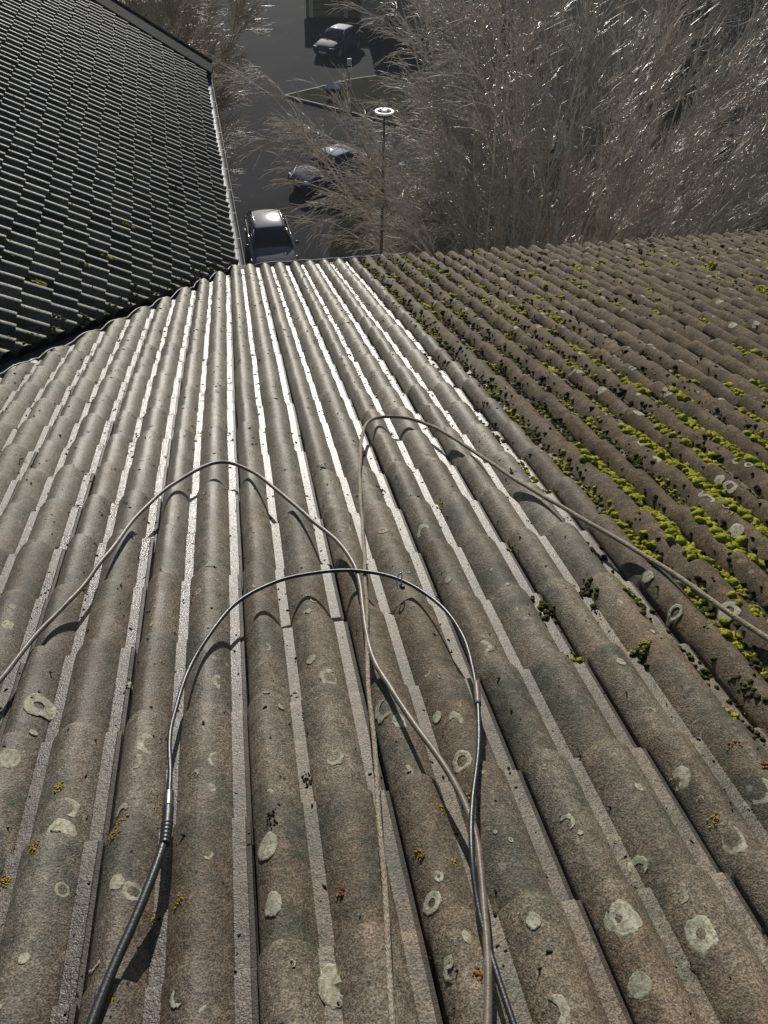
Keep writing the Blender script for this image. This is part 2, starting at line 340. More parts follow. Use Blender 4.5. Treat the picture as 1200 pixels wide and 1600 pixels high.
bm.to_mesh(me); bm.free()

bld = tag(empty('apartment_building', (2.5, 0, 0)), 'near apartment building with pressure-washed and mossy concrete tile roof seen from its ridge', 'building')
bpy.context.view_layer.update()
def par(o, p):                                   # parent while keeping the place
    o.parent = p; o.matrix_parent_inverse = Matrix.Translation(-Vector(p.location)); return o
ro.matrix_world = MR; par(ro, bld); ro['label'] = 'grey brown concrete tile roof, washed on the left and mossy on the right'
def under(name, pts, z, mw, p):
    o = mesh_np(name, [(x, y, z) for x, y in pts] + [(x, y, z - .12) for x, y in pts], [(0, 1, 2, 3), (7, 6, 5, 4), (0, 4, 5, 1), (1, 5, 6, 2), (2, 6, 7, 3), (3, 7, 4, 0)], M['under']); o.matrix_world = mw; return par(o, p)
under('light_block_deck', [(ucut(-.5) + .03, -.5), (9.2, -.5), (9.2, 8.02), (ucut(8.02) + .03, 8.02)], -.034, MR, bld)  # black slab added under the tiles to block light
def W(p, m=MR): return tuple(m @ Vector(p))
zr = W((0, 8.0, -.2))
mb = MB(); mb.box((4.5, 1.2, zr[2] / 2 - .1), (9.2, 11.6, zr[2] - .2)); par(mb.build('wall', M['render_wall']), bld)
# back slope so that the ridge reads as a ridge
rg = W((0, -.45, .01)); mb = MB(); mb.add([(-3.6, rg[1], rg[2]), (9.2, rg[1], rg[2]), (9.2, -7, rg[2] - 2.1), (-3.6, -7, rg[2] - 2.1)], [(0, 1, 2, 3)])
par(mb.build('rear_roof_slope', M['under']), bld)
# eave gutter below the last course
mb = MB(); pts = []
for a in np.linspace(math.pi, 2 * math.pi, 9): pts.append((math.cos(a) * .06, math.sin(a) * .06))
for a in np.linspace(2 * math.pi, math.pi, 9): pts.append((math.cos(a) * .055, math.sin(a) * .055))
e0 = W((0, 8.0, -.05)); n = len(pts)
mb.add([(x, e0[1] + .045 + p[0], e0[2] - .05 + p[1]) for x in (.0, 9.2) for p in pts], [(i, (i + 1) % n, n + (i + 1) % n, n + i) for i in range(n)]); par(mb.build('gutter', M['zinc']), bld)

# ------------------------------------------------------------------ left roof
wing = tag(empty('neighbouring_wing', (-5.5, 12, 0)), 'adjoining building at upper left with steeper dark tiled roof meeting at the valley', 'building')
RP, CS = .157, .183
V, Fq, tone = [], [], []
px = [0, .010, .022, .036, .052, .070, .088, .104, .118, .130, .140, .150, .1569]
ph = [0, .010, .026, .041, .049, .050, .044, .032, .018, .006, .0, -.004, -.006]
fl = [-.12, 0, .5, .93, 1.0]
for c in range(-28, 1):                         # course c ends at L = c*CS
    for i in range(-26, 43):
        e0_, lend = i * RP + .05, c * CS
        if e0_ + RP < 1.5 * (lend - CS) - .1 or lend > .02: continue
        b = len(V); r = random.Random(i * 31 + c * 997); dh, dl, tn = r.uniform(-.003, .007), r.uniform(-.016, .016), r.random()
        nx = len(px)
        for f in fl + ['n']:
            ff = 1.0 if f == 'n' else f
            for x, h in zip(px, ph):
                V.append((lend - CS + ff * CS + (dl if ff > 0 else 0), e0_ + x, (h + .002 + .022 * ff + dh) if f != 'n' else h - .006)); tone.append(tn)
        for q in range(len(fl)):
            for j in range(nx - 1): Fq.append((b + q * nx + j, b + (q + 1) * nx + j, b + (q + 1) * nx + j + 1, b + q * nx + j + 1))
lr = mesh_np('tile_field', V, np.array(Fq, dtype=np.int32), M['left_tile'], attrs={'tone': tone}); me = lr.data
me.polygons.foreach_set('use_smooth', np.ones(len(me.polygons), dtype=bool)); me.set_sharp_from_angle(angle=R(45))
bm = bmesh.new(); bm.from_mesh(me)
bmesh.ops.bisect_plane(bm, geom=bm.verts[:] + bm.edges[:] + bm.faces[:], plane_co=(0, 0.03, 0), plane_no=(1.57, -1, 0), clear_outer=True)
bm.to_mesh(me); bm.free(); lr.matrix_world = ML; par(lr, wing); lr['label'] = 'dark weathered roof tiles with sunlit crests'
under('light_block_deck', [(-5.2, -8.3), (0.0, 0.0), (0.0, 6.8), (-5.2, 6.8)], -.03, ML, wing)  # same added black slab, keeps light out of the tile gaps
# verge flashing: flat sheet, raised lip
mb = MB(); L0, L1 = -5.2, .10
prf = [(6.62, .050), (6.64, .085), (7.05, .13), (7.08, .15), (7.11, .15), (7.11, -.22), (7.07, -.22), (7.07, .09), (6.66, .03)]
n = len(prf); mb.add([(l, y, z) for l in (L0, L1) for y, z in prf], [(i, (i + 1) % n, n + (i + 1) % n, n + i) for i in range(n)] + [tuple(range(n)), tuple(range(n, 2 * n))])
vf = mb.build('verge_flashing', M['flash'], bevel=.004); vf.matrix_world = ML; par(vf, wing)
mb = MB(); mb.tube([(L0, 7.095, .155), (L1, 7.095, .155)], .009, 6); o = mb.build('edge_bead', M['wire']); o.matrix_world = ML; par(o, wing)
# gutter along the eave (runs away from the camera)
mb = MB(); pts = []
for a in np.linspace(math.pi, 2 * math.pi, 9): pts.append((math.cos(a) * .055, math.sin(a) * .05))
pts += [(.062, .006), (.056, .010)]
for a in np.linspace(2 * math.pi, math.pi, 9): pts.append((math.cos(a) * .050, math.sin(a) * .045))
C0 = np.array(W((.045, -.1, -.03), ML)); C1 = np.array(W((.045, 7.12, -.03), ML)); n = len(pts)
for a in (C0, C1): mb.v += [(a[0] + p[0] + .03, a[1], a[2] + p[1]) for p in pts]
mb.f += [(i, (i + 1) % n, n + (i + 1) % n, n + i) for i in range(n)] + [tuple(range(n, 2 * n))]
gut = par(mb.build('gutter', M['zinc']), wing)
for k in range(11):
    p = C0 + (C1 - C0) * (k + .4) / 11; mb = MB(); mb.box((p[0] + .03, p[1], p[2] + .006), (.120, .012, .004)); br = mb.build('gutter_bracket', M['zinc']); br.parent = gut; br.matrix_parent_inverse = gut.matrix_world.inverted()
g0 = W((-.05, -.1, -.2), ML); mb = MB(); mb.box((-6.3, 10.65, g0[2] / 2 - .05), (12.3, 7.9, g0[2] - .1), ); par(mb.build('wall', M['render_wall']), wing)
# valley sheet between the two roofs
A, Bp = [], []
for k in range(14):
    v = 8.25 - k * .62; A.append(W((ucut(v) + .05, v, -.012))); l = .09 - k * .62 * .262; Bp.append(W((l + .0, l * 1.57 - .0, -.004), ML))
mb = MB()
for k in range(14):
    a, b_ = np.array(A[k]), np.array(Bp[k]); m_ = (a + b_) / 2 - np.array([0, 0, .05]); mb.v += [tuple(a), tuple(m_), tuple(b_)]
for k in range(13):
    for j in (0, 1): mb.f.append((3 * k + j, 3 * k + j + 1, 3 * k + j + 4, 3 * k + j + 3))
par(mb.build('valley_sheet', M['valley'], smooth=True), bld)

# ------------------------------------------------------------------ moss, dirt, lichen
def lump_template(n=1):
    bm = bmesh.new(); bmesh.ops.create_icosphere(bm, subdivisions=n, radius=1.0)
    v = np.array([p.co[:] for p in bm.verts]); f = np.array([[q.index for q in p.verts] for p in bm.faces], dtype=np.int32); bm.free(); return v, f
T1, T2 = lump_template(1), lump_template(2)
T3 = lump_template(3)
def scatter(name, items, tmpl, mat, mw, seed=1, amp=.25):   # items: x,y,z,rx,ry,rz
    rg_ = np.random.default_rng(seed); tv, tf = tmpl; it = np.array(items, float); n = len(it)
    ang = rg_.uniform(0, 2 * math.pi, n); c, s = np.cos(ang)[:, None], np.sin(ang)[:, None]
    q = tv[None] * (1 + rg_.normal(0, amp, (n, len(tv), 1)).clip(-.5, .6))
    q = q * it[:, None, 3:6]; x = q[..., 0] * c - q[..., 1] * s; y = q[..., 0] * s + q[..., 1] * c
    Vv = np.stack([x, y, q[..., 2]], -1) + it[:, None, :3]; Ff = (tf[None] + (np.arange(n) * len(tv))[:, None, None]).reshape(-1, 3)
    o = mesh_np(name, Vv.reshape(-1, 3), Ff.astype(np.int32), mat, smooth=True); o.matrix_world = mw; return o
def chan_u(u): return U0 + SP * round((u - U0) / SP)
bright, dull, dirt = [], [], []
def cluster(lst, u, v, size, n, along=.06, across=.012):
    for _ in range(n * 3):
        uu, vv = u + random.gauss(0, across * 1.1), v + random.gauss(0, along * 1.1); r = size * random.uniform(.30, .80)
        lst.append((uu, vv, surf(uu, vv) + r * .15, r, r * random.uniform(.8, 1.2), r * .8))
def S(ox, oy, k, l): return [(ox + x / k, oy + y / k) for x, y in l]
spots = S(900, 600, 4, [(365,45),(660,110),(585,180),(530,310),(740,300),(810,330),(720,430),(590,490),(670,565),(350,340),(400,370),(830,510),(930,400),(1070,495),(740,610),(860,710),(990,820),(100,490),(160,530),(260,640),(370,730),(500,870),(560,930),(550,890),(660,1010),(760,1120),(830,945),(900,980),(1020,1090),(1140,240),(1110,380),(1100,550),(1170,950),(1190,1000),(420,410),(460,420),(890,370),(960,420),(1000,440),(700,590),(780,650),(820,690)]) \
  + S(600, 360, 2, [(440,740),(470,765),(500,805),(490,220),(425,258),(690,440),(590,445),(785,505),(930,480),(930,535),(990,645),(1060,680),(1090,700),(1130,730),(890,730),(930,765),(970,800),(1040,840),(780,650),(800,660),(1130,385),(1165,405),(1180,500),(830,195),(1030,150),(1010,120),(1100,520),(1160,600),(460,150),(620,190),(1180,195),(610,390),(525,440)]) \
  + S(600, 700, 2, [(460,40),(450,70),(920,630),(1090,820),(1130,880),(1040,590),(1080,615),(1160,535),(1180,550),(770,470),(600,645),(800,655)])
for p in spots:
    u, v = roof(*p, .03); cu = chan_u(u); u = cu + max(-.03, min(.03, u - cu)) * .9
    if u < 1.1: cluster(bright if random.random() < .5 else dull, u, v, .011, 4, .02, .012); continue
    cluster(bright, u, v, (.023 + .002 * v) if v > 1.6 else .018, 10 if v > 1.6 else 6, .045, .016)
for _ in range(2000):                            # smaller cushions along the unwashed channels
    k = random.randint(8, 58); u = U0 + SP * k; v = random.uniform(.7, 8.0)
    if noise.noise((u * 1.6, v * .9, 4)) < (-.02 if v < 5 else -.2): continue
    near = u < 3.2 and v < 5.5
    cluster(bright if random.random() < (.62 if near else .42) else dull, u, v, random.uniform(.009, .020) * (1 + .13 * v), random.randint(2, 7), .05, .014)
for k in range(8, 16):                          # the channels next to the washed edge, full of dead moss
    u = U0 + SP * k; wk = (1.0, 1.0, .9, .9, .6, .5, .4, .3)[k - 8]
    for _ in range(int(900 * wk)):
        v = .7 + 7.3 * random.random(); uu = u + random.gauss(0, .022); r = random.uniform(.003, .0095) * (1 + .08 * v)
        if k == 8 and v < 3 and noise.noise((v * 2, 3, 1)) < .1: continue
        (dull if random.random() < .22 else dirt).append((uu, v, surf(uu, v) + r * .2, r, r * 1.3, r * .8))
    for _ in range(int(60 * wk)): cluster(bright if random.random() < .3 else dull, u, random.uniform(1.2, 8), random.uniform(.009, .02), 5, .04, .014)
for p in S(600, 700, 2, [(665, 330), (700, 220), (770, 260), (630, 450), (1130, 770), (500, 500), (790, 490), (1000, 690)]) + S(600, 360, 2, [(325, 605), (360, 650), (150, 400), (190, 430), (350, 430), (300, 560)]):
    u, v = roof(*p, .03); cluster(dull if random.random() < .5 else dirt, u, v, .013, 7, .03, .014)
for _ in range(9000):                           # crumbs over the unwashed field
    u = random.uniform(1.08, 8.8); v = random.uniform(.7, 8.05)
    cu = chan_u(u); u = cu + (u - cu) * (.55 if random.random() < .7 else 1); r = random.uniform(.002, .0065) * (1 + .09 * v)
    dirt.append((u, v, surf(u, v) + r * .2, r, r * 1.6, r * .6))
for _ in range(4200):                           # loose crumbs washed over the clean part
    v = .6 + 7.3 * random.random(); u = random.uniform(ucut(v) + .02, 1.15); r = random.uniform(.0010, .0030) * (.8 + .22 * v); r = min(r, .0065)
    if random.random() < .5: u = chan_u(u) + random.choice((-1, 1)) * abs(random.gauss(.014, .009))
    dirt.append((u, v, surf(u, v) + r * .3, r, r * random.uniform(1, 2.6), r * .5))
for p in [(480, 1222), (430, 1312), (395, 555), (612, 680), (597, 772), (505, 747), (800, 755), (655, 797), (930, 960), (900, 1025), (1090, 1010)]:
    u, v = roof(*p, .01); cluster(dirt, u, v, .0045, 9, .010, .006)
for _ in range(90):                             # growth along the eave noses
    u = random.uniform(.9, 8.6); cluster(dull, u, 8.06, .010, 3, .012, .02)
green_pts = [(1000, 1025, 9), (800, 862, 3), (690, 798, 3)]
for x, y, n_ in green_pts:
    u, v = roof(x, y, .02); cluster(bright, u, v, .007, n_, .012, .010)
tag(scatter('green_moss', bright, T2, M['moss'], MR, 2, .24), 'bright yellow-green moss cushions in the channels of the unwashed tiles', 'moss', kind='stuff')
tag(scatter('dry_moss', dull, T2, M['moss_dull'], MR, 3, .16), 'dull brown-green dead moss filling channels beside the washed strip', 'moss', kind='stuff')
tag(scatter('roof_debris', dirt, T1, M['dirt'], MR, 4, .3), 'dark crumbs of dirt and dry moss strewn over the near roof', 'debris', kind='stuff')

def lichen_patch(mb, u, v, r, ring=False, cres=False, asp=1.0, lift=.0009):
    n = 26; a0 = random.uniform(0, 6.28); sd_ = random.random() * 50
    rin = 0.0 if not (ring or cres) else random.uniform(.30, .6); span = 2 * math.pi if not cres else random.uniform(2.6, 4.4)
    rad = [max(rin, .02), .6 + .4 * rin, .92, 1.0]; rows = []
    b = len(mb.v); m = n if not cres else n
    for q, rr in enumerate(rad):
        for k in range(n + 1):
            a = a0 + span * k / n; aw = (k % n) / n * 2 * math.pi if not cres else a
            wob = 1 + .16 * noise.noise((math.cos(aw) * 1.6 + sd_, math.sin(aw) * 1.6, q * .35)) + .13 * noise.noise((math.cos(aw) * 5, math.sin(aw) * 5 + sd_, q * .3))
            if cres:
                tp = abs(math.sin(math.pi * k / n)) ** .5; mid = (rin + 1) / 2; r_ = (mid + (rr - mid) * tp) * r * wob
            else: r_ = rr * r * wob
            uu, vv = u + math.cos(a) * r_, v + math.sin(a) * r_ * asp; e = 0.0 if q in (0, 3) and not (q == 0 and rin == 0) else lift
            mb.v.append((uu, vv, max(surf(uu, vv), .004) + .0005 + e))
    for q in range(3):
        for k in range(n): mb.f.append((b + q * (n + 1) + k, b + q * (n + 1) + k + 1, b + (q + 1) * (n + 1) + k + 1, b + (q + 1) * (n + 1) + k))
mb = MB()
# (px, py, radius in px at that place, kind) : d disc, r ring, c crescent
for x, y, rp, kd in [(230,1160,17,'r'),(345,1068,15,'d'),(338,1188,13,'r'),(95,1297,22,'d'),(105,1262,18,'c'),(62,1105,24,'r'),(12,1183,16,'d'),(418,1322,18,'d'),(427,1412,15,'d'),(182,1378,12,'d'),(207,1392,16,'r'),(98,1392,10,'r'),(513,1058,17,'r'),(522,1180,18,'c'),(486,1030,9,'d'),(600,1105,18,'c'),(625,1127,14,'d'),(632,1210,17,'c'),(722,1190,17,'r'),(683,1123,8,'d'),(712,1125,14,'c'),(795,962,17,'r'),(790,922,9,'d'),(757,1010,15,'r'),(885,959,11,'r'),(988,990,11,'r'),(1055,955,12,'r'),(976,1432,27,'d'),(1096,1458,20,'r'),(1064,1400,12,'c'),(1000,1540,15,'d'),(995,1362,16,'c'),(1060,1232,14,'d'),(1145,1308,19,'c'),(1185,1240,22,'c'),(885,1285,15,'c'),(675,1412,16,'r'),(708,1510,16,'c'),(730,1465,8,'d'),(520,1540,24,'d'),(865,1585,26,'c'),(280,1555,16,'c'),(148,1500,15,'c'),(322,1590,16,'c'),(662,827,13,'c'),(598,828,10,'r'),(540,822,12,'c'),(330,887,14,'d'),(262,888,12,'c'),(255,825,9,'c'),(483,965,8,'d'),(480,960,12,'c'),(415,1010,10,'c'),(210,1190,14,'c'),(12,975,9,'d'),(190,1268,12,'c'),(1140,950,16,'r'),(965,940,9,'d'),(1138,774,12,'r'),(1100,798,16,'c'),(1192,817,7,'d'),(1020,728,14,'d'),(1155,720,10,'d'),(1085,785,14,'c'),(1150,830,12,'d'),(728,968,8,'c'),(700,905,6,'d'),(1010,917,8,'d'),(590,1292,6,'d'),(420,1240,9,'c'),(690,745,9,'c'),(760,706,9,'c')]:
    h = .05; u, v = roof(x, y, h); h = surf(u, v); u, v = roof(x, y, h); z = math.sqrt(u * u + v * v + ROOF_H ** 2); r = rp / F * z * .80
    lichen_patch(mb, u, v, r, kd == 'r', kd == 'c', random.uniform(1.0, 1.5))
for _ in range(170):
    v = random.uniform(.7, 5.0); u = random.uniform(max(ucut(v) + .05, -1.5), 1.05); cu = chan_u(u) + .075
    lichen_patch(mb, cu + random.gauss(0, .02), v, random.uniform(.004, .012), random.random() < .2, random.random() < .5, random.uniform(1, 1.4))
for _ in range(700):                            # pale lichen blotches on unwashed rolls, painted as glints too near the noses
    u = random.uniform(1.4, 8.9); cu = chan_u(u) + .075 + random.gauss(0, .018); c = random.randint(0, 20); v = V0 + ST * (c + random.choice((0.9, .85, .78, random.random())))
    lichen_patch(mb, cu, v, random.uniform(.010, .027), random.random() < .25, random.random() < .3, random.uniform(.8, 1.5))
lo = mb.build('pale_lichen', M['lichen']); lo.matrix_world = MR
tag(lo, 'pale grey-green crusty lichen rings and crescents spread over the near tiles, nose blotches also painted as glints', 'lichen', kind='stuff')
yl, ol = [], []
for x, y, s in [(260,1047,16),(247,1257,14),(182,1322,8),(192,1300,9),(178,1583,14),(238,1432,12),(280,1418,7),(730,1255,9),(712,1355,9),(692,1275,8),(60,1345,9),(8,1377,8),(655,1345,7),(1115,1293,7),(35,720,9),(95,1245,7),(340,1285,0)]:
    if not s: continue
    u, v = roof(x, y, .03); z = math.sqrt(u * u + v * v + ROOF_H ** 2)
    for _ in range(22): 
        uu, vv = u + random.gauss(0, s * .45 / F * z), v + random.gauss(0, s * .6 / F * z); r = random.uniform(.0015, .0038); yl.append((uu, vv, surf(uu, vv) + .0006, r, r, r * .55))
for x, y, s in [(1140,842,14),(1000,652,10),(1143,1180,7),(745,1540,9),(535,1402,6),(1190,1215,6),(820,520,8),(975,632,8),(660,1352,5)]:
    u, v = roof(x, y, .03); z = math.sqrt(u * u + v * v + ROOF_H ** 2)
    for _ in range(15):
        uu, vv = u + random.gauss(0, s * .5 / F * z), v + random.gauss(0, s * .7 / F * z); r = random.uniform(.0015, .0042); ol.append((uu, vv, surf(uu, vv) + .0006, r, r, r * .55))
tag(scatter('yellow_lichen', yl, T1, M['lichen_y'], MR, 5, .2), 'small mustard yellow lichen tufts on the lower tiles', 'lichen', kind='stuff')
tag(scatter('orange_lichen', ol, T1, M['lichen_o'], MR, 6, .2), 'rusty orange lichen spots scattered among moss and tiles', 'lichen', kind='stuff')
# moss on the cut ends of the left roof
vm = []; gm = []
for _ in range(1500):
    l = -5 * random.random(); e = l * 1.57 + abs(random.gauss(0, .13)) + .03; r = random.uniform(.004, .014); xm = (e - .05) % RP
    if e > 6: continue
    vm.append((l, e, np.interp(xm, px, ph) + .014, r * 1.5, r, r * .8))
for _ in range(700):
    l = -4.6 * random.random(); e = random.uniform(l * 1.57, 6.4); r = random.uniform(.004, .012); xm = (e - .05) % RP; vm.append((l, e, max(0, np.interp(xm, px, ph)) + .014, r * 1.4, r, r * .7))
for x, y in [(203, 355), (125, 413), (170, 405), (60, 445)]:
    r_ = ray(x, y); nn = n_l; t = ((CORN - CAM) @ nn + .04) / (r_ @ nn); p = CAM + r_ * t - CORN
    for _ in range(14): gm.append((p @ l_l + random.gauss(0, .035), p @ e_l + random.gauss(0, .014), .055, .014, .012, .010))
for _ in range(60):
    l = -4.4 * random.random(); e = random.uniform(l * 1.57 + .2, 6.4); e = e - ((e - .05) % RP) + .065
    for _ in range(4): gm.append((l + random.gauss(0, .02), e + random.gauss(0, .012), .056, .009, .009, .007))
tag(scatter('moss_tufts', gm, T1, M['moss'], ML, 9, .25), 'small yellow-green moss tufts dotted over the dark left roof', 'moss', kind='stuff')
tag(scatter('valley_moss', vm, T1, moss_mat('ochre_moss', (.075, .062, .020), (.17, .14, .045)), ML, 8, .25), 'ochre moss crumbs along the cut ends of the dark roof', 'moss', kind='stuff')

# ------------------------------------------------------------------ hoses, ropes and cables
def path3(P):                                   # (px, py, height above the roof plane) -> roof frame points
    out = []
    for x, y, h in P: u, v = roof(x, y, h); out.append((u, v, h))
    return out
def line(name, P, r, mat, label, cat, step=.012):
    pts = spline(path3(P), step); sd0 = len(name) * 3.7; pts = [p + np.array([noise.noise((i * .055 + sd0, 0, 1)) * .007, noise.noise((i * .055, sd0, 2)) * .007, noise.noise((i * .08, 3, sd0)) * .005]) for i, p in enumerate(pts)]; mb = MB(); rr = r if not callable(r) else [r(i / (len(pts) - 1)) for i in range(len(pts))]
    mb.tube(pts, rr, 12); o = mb.build(name, mat, smooth=True); o.matrix_world = MR
    return tag(o, label, cat), pts
g = G('worn_brown_hose'); M['hose'] = g.fin(g.mix(g.ramp(g.noise(30, 4), .35, .65), (.105, .080, .060), (.20, .165, .13)), .45, 0, g.bump(g.noise(300, 2), .001, .5))
g = G('flecked_rope'); vv_ = g.scale(1, .35, 1); c = g.mix(g.ramp(g.noise(70, 4), .35, .65), (.22, .18, .125), (.36, .31, .225)); c = g.mix(g.ramp(g.noise(150, 2, vec=vv_), .64, .68, 0, .7), c, (.34, .12, .08))
M['rope'] = g.fin(c, .8, 0, g.bump(g.vor(420, vec=vv_), .003, .8))
M['rubber'] = mottled('black_rubber', (.012, .012, .013), (.022, .022, .024), 30, .40, 0, .0006, 200, spec=.6); M['steel'] = mottled('bright_steel', (.55, .55, .54), (.7, .7, .69), 20, .22, 1.0); M['brassy'] = mottled('tarnished_steel_coupling', (.16, .14, .13), (.3, .27, .24), 60, .3, .9)
line('brown_hose', [(-60,1118,.085),(0,1060,.085),(60,990,.088),(120,925,.092),(165,870,.10),(210,812,.095),(255,768,.098),(300,738,.102),(345,722,.104),(390,735,.104),(440,772,.102),(490,815,.098),(530,850,.10),(554,882,.095),(563,915,.092),(566,950,.09),(571,985,.088),(585,1030,.088),(610,1075,.092),(650,1135,.096),(690,1190,.094),(720,1245,.088),(742,1300,.086),(753,1360,.084),(759,1430,.084),(763,1520,.084),(763,1640,.084)],
     .0072, M['hose'], 'brown hose arching over the left tiles then running down to the bottom edge', 'hose')
line('flecked_rope', [(1270,1045,.085),(1200,998,.088),(1130,950,.094),(1050,895,.095),(970,845,.094),(900,805,.09),(830,765,.088),(760,718,.09),(700,680,.092),(662,660,.092),(625,651,.092),(592,652,.092),(572,664,.10),(564,690,.097),(562,740,.09),(565,800,.088),(569,860,.088),(572,920,.088),(573,980,.088),(574,1040,.088),(578,1100,.088),(586,1180,.086),(593,1260,.084),(598,1350,.084),(603,1440,.084),(608,1520,.084),(615,1640,.084)],
     lambda t: .0078 - .0022 * min(1, max(0, (t - .45) * 4)), M['rope'], 'tan flecked rope from the right edge looping back straight down the middle', 'rope')
blk, bp = line('black_cable', [(262,1262,.088),(264,1235,.088),(267,1200,.088),(270,1130,.088),(290,1060,.09),(322,1000,.096),(370,942,.102),(430,907,.106),(500,893,.106),(560,891,.104),(620,905,.104),(680,940,.101),(720,990,.097),(740,1045,.095),(747,1100,.09),(746,1170,.09),(740,1250,.09),(738,1330,.096),(746,1410,.088),(772,1510,.084),(815,1640,.084)],
     .0056, M['rubber'], 'thin glossy black cable looping across the middle of the roof', 'cable')
pt = spline(path3([(264,1235,.088),(263,1262,.088),(261,1290,.088),(252,1330,.088),(232,1385,.088),(205,1450,.086),(178,1510,.085),(150,1580,.084),(125,1650,.084)]), .012)
def sub(o, name, mb, mat): c = mb.build(name, mat, smooth=True); c.parent = o; return c
mb = MB(); mb.tube(pt[4:], .0088, 14); sub(blk, 'thick_lead', mb, M['rubber'])
i0 = 0; acc = []; 
seg = [np.array(p) for p in pt[:9]]; a, b_ = seg[0], seg[1]
cp = [np.array(p) for p in spline(path3([(264,1238,.089),(263.5,1250,.089),(263,1262,.089)]), .003)]
mb = MB(); mb.tube(cp, [.0098 + .0012 * (i % 2) for i in range(len(cp))], 14); cpl = sub(blk, 'coupling', mb, M['brassy'])
rb = [np.array(p) for p in spline(path3([(263,1262,.089),(261,1290,.089),(257,1320,.088)]), .0022)]
mb = MB(); mb.tube(rb, [.0118 - .002 * i / len(rb) + (.0012 if (i // 2) % 2 else 0) * (i > len(rb) * .4) for i in range(len(rb))], 14); sub(blk, 'strain_relief', mb, M['rubber'])
sv = spline(path3([(744,1066,.0935),(746,1085,.092),(747,1102,.0905)]), .01); mb = MB(); mb.tube(sv, .0078, 12); sub(blk, 'sleeve', mb, M['hose'])
# spring clip hooked on the cable
cu_, cv_ = roof(624, 908, .11); mb = MB(); loop = []
for k in range(25):
    a = 2 * math.pi * k / 24; sx, sy = .0085 * math.cos(a), .022 * math.sin(a) * (1 + .15 * math.cos(a)); loop.append((cu_ + sx * .9 + sy * .25, cv_ + sy * .45 + sx * .2, .112 + sy * .85))
mb.tube(loop, .0021, 8, close=False); ck = mb.build('spring_clip', M['steel'], smooth=True); ck.matrix_world = MR
tag(ck, 'small steel spring clip hooked round the black cable at its crest', 'clip')
mb = MB(); mb.box((cu_ + .006, cv_ - .006, .093), (.012, .02, .012), .3); c = mb.build('clip_hinge', M['rubber'], bevel=.003); c.parent = ck
# pale wire following the valley edge and the eave
WP = []
v = -.4
while v < 8.1:
    u = ucut(v); WP.append((u - .012, v, max(surf(u + .02, v), .0) * .55 + .030 + .004 * math.sin(v * 9))); v += .045
wv = [tuple(p) for p in WP] + [(.03, 8.12, .05), (.12, 8.10, .055)]
u = .2
while u < 1.75: wv.append((u, 8.075 + .012 * math.sin(u * 5), .075 + .004 * math.sin(u * 23))); u += .05
mb = MB(); mb.tube(wv, .0052, 8); wo = mb.build('edge_wire', M['wire'], smooth=True); wo.matrix_world = MR
tag(wo, 'wavy pale wire following the valley edge and the eave tile ends', 'wire')

# ------------------------------------------------------------------ cars
def car_mats(name, a, b, rough=.25): m_ = mottled(name, a, b, 3, .6, .0, coat=rough, spec=.05); m_.node_tree.nodes['Principled BSDF'].inputs['Coat Roughness'].default_value = .035; return m_
M['paint_grey'] = car_mats('grey_blue_car_paint', (.040, .055, .085), (.046, .062, .095), .6); M['paint_grey'].node_tree.nodes['Principled BSDF'].inputs['Coat Roughness'].default_value = .10; M['paint_blue'] = car_mats('deep_blue_car_paint', (.030, .052, .14), (.036, .060, .155), .05)
M['paint_navy'] = car_mats('navy_car_paint', (.022, .032, .075), (.026, .037, .083), .04); M['paint_red'] = car_mats('dark_red_car_paint', (.12, .02, .03), (.13, .025, .035), .06)
M['car_glass'] = mottled('car_glass', (.012, .016, .026), (.016, .020, .032), 2, .06, 0, spec=.45); M['chrome'] = mottled('chrome', (.6, .6, .6), (.7, .7, .7), 10, .12, 1.0)
M['lens'] = mottled('headlight_lens', (.22, .24, .27), (.34, .36, .40), 30, .5, .0, spec=.2); M['black_plastic'] = mottled('black_plastic', (.012, .012, .013), (.02, .02, .021), 20, .5); M['plate'] = mottled('number_plate_white', (.5, .5, .48), (.55, .55, .53), 9, .4)
def loft(secs, n):                              # secs: list of closed rings of n points
    mb = MB(); 
    for s in secs: mb.v += [tuple(p) for p in s]
    for i in range(len(secs) - 1):
        for k in range(n): mb.f.append((i * n + k, i * n + (k + 1) % n, (i + 1) * n + (k + 1) % n, (i + 1) * n + k))
    mb.f += [tuple(range(n)), tuple((len(secs) - 1) * n + k for k in range(n))]
    return mb
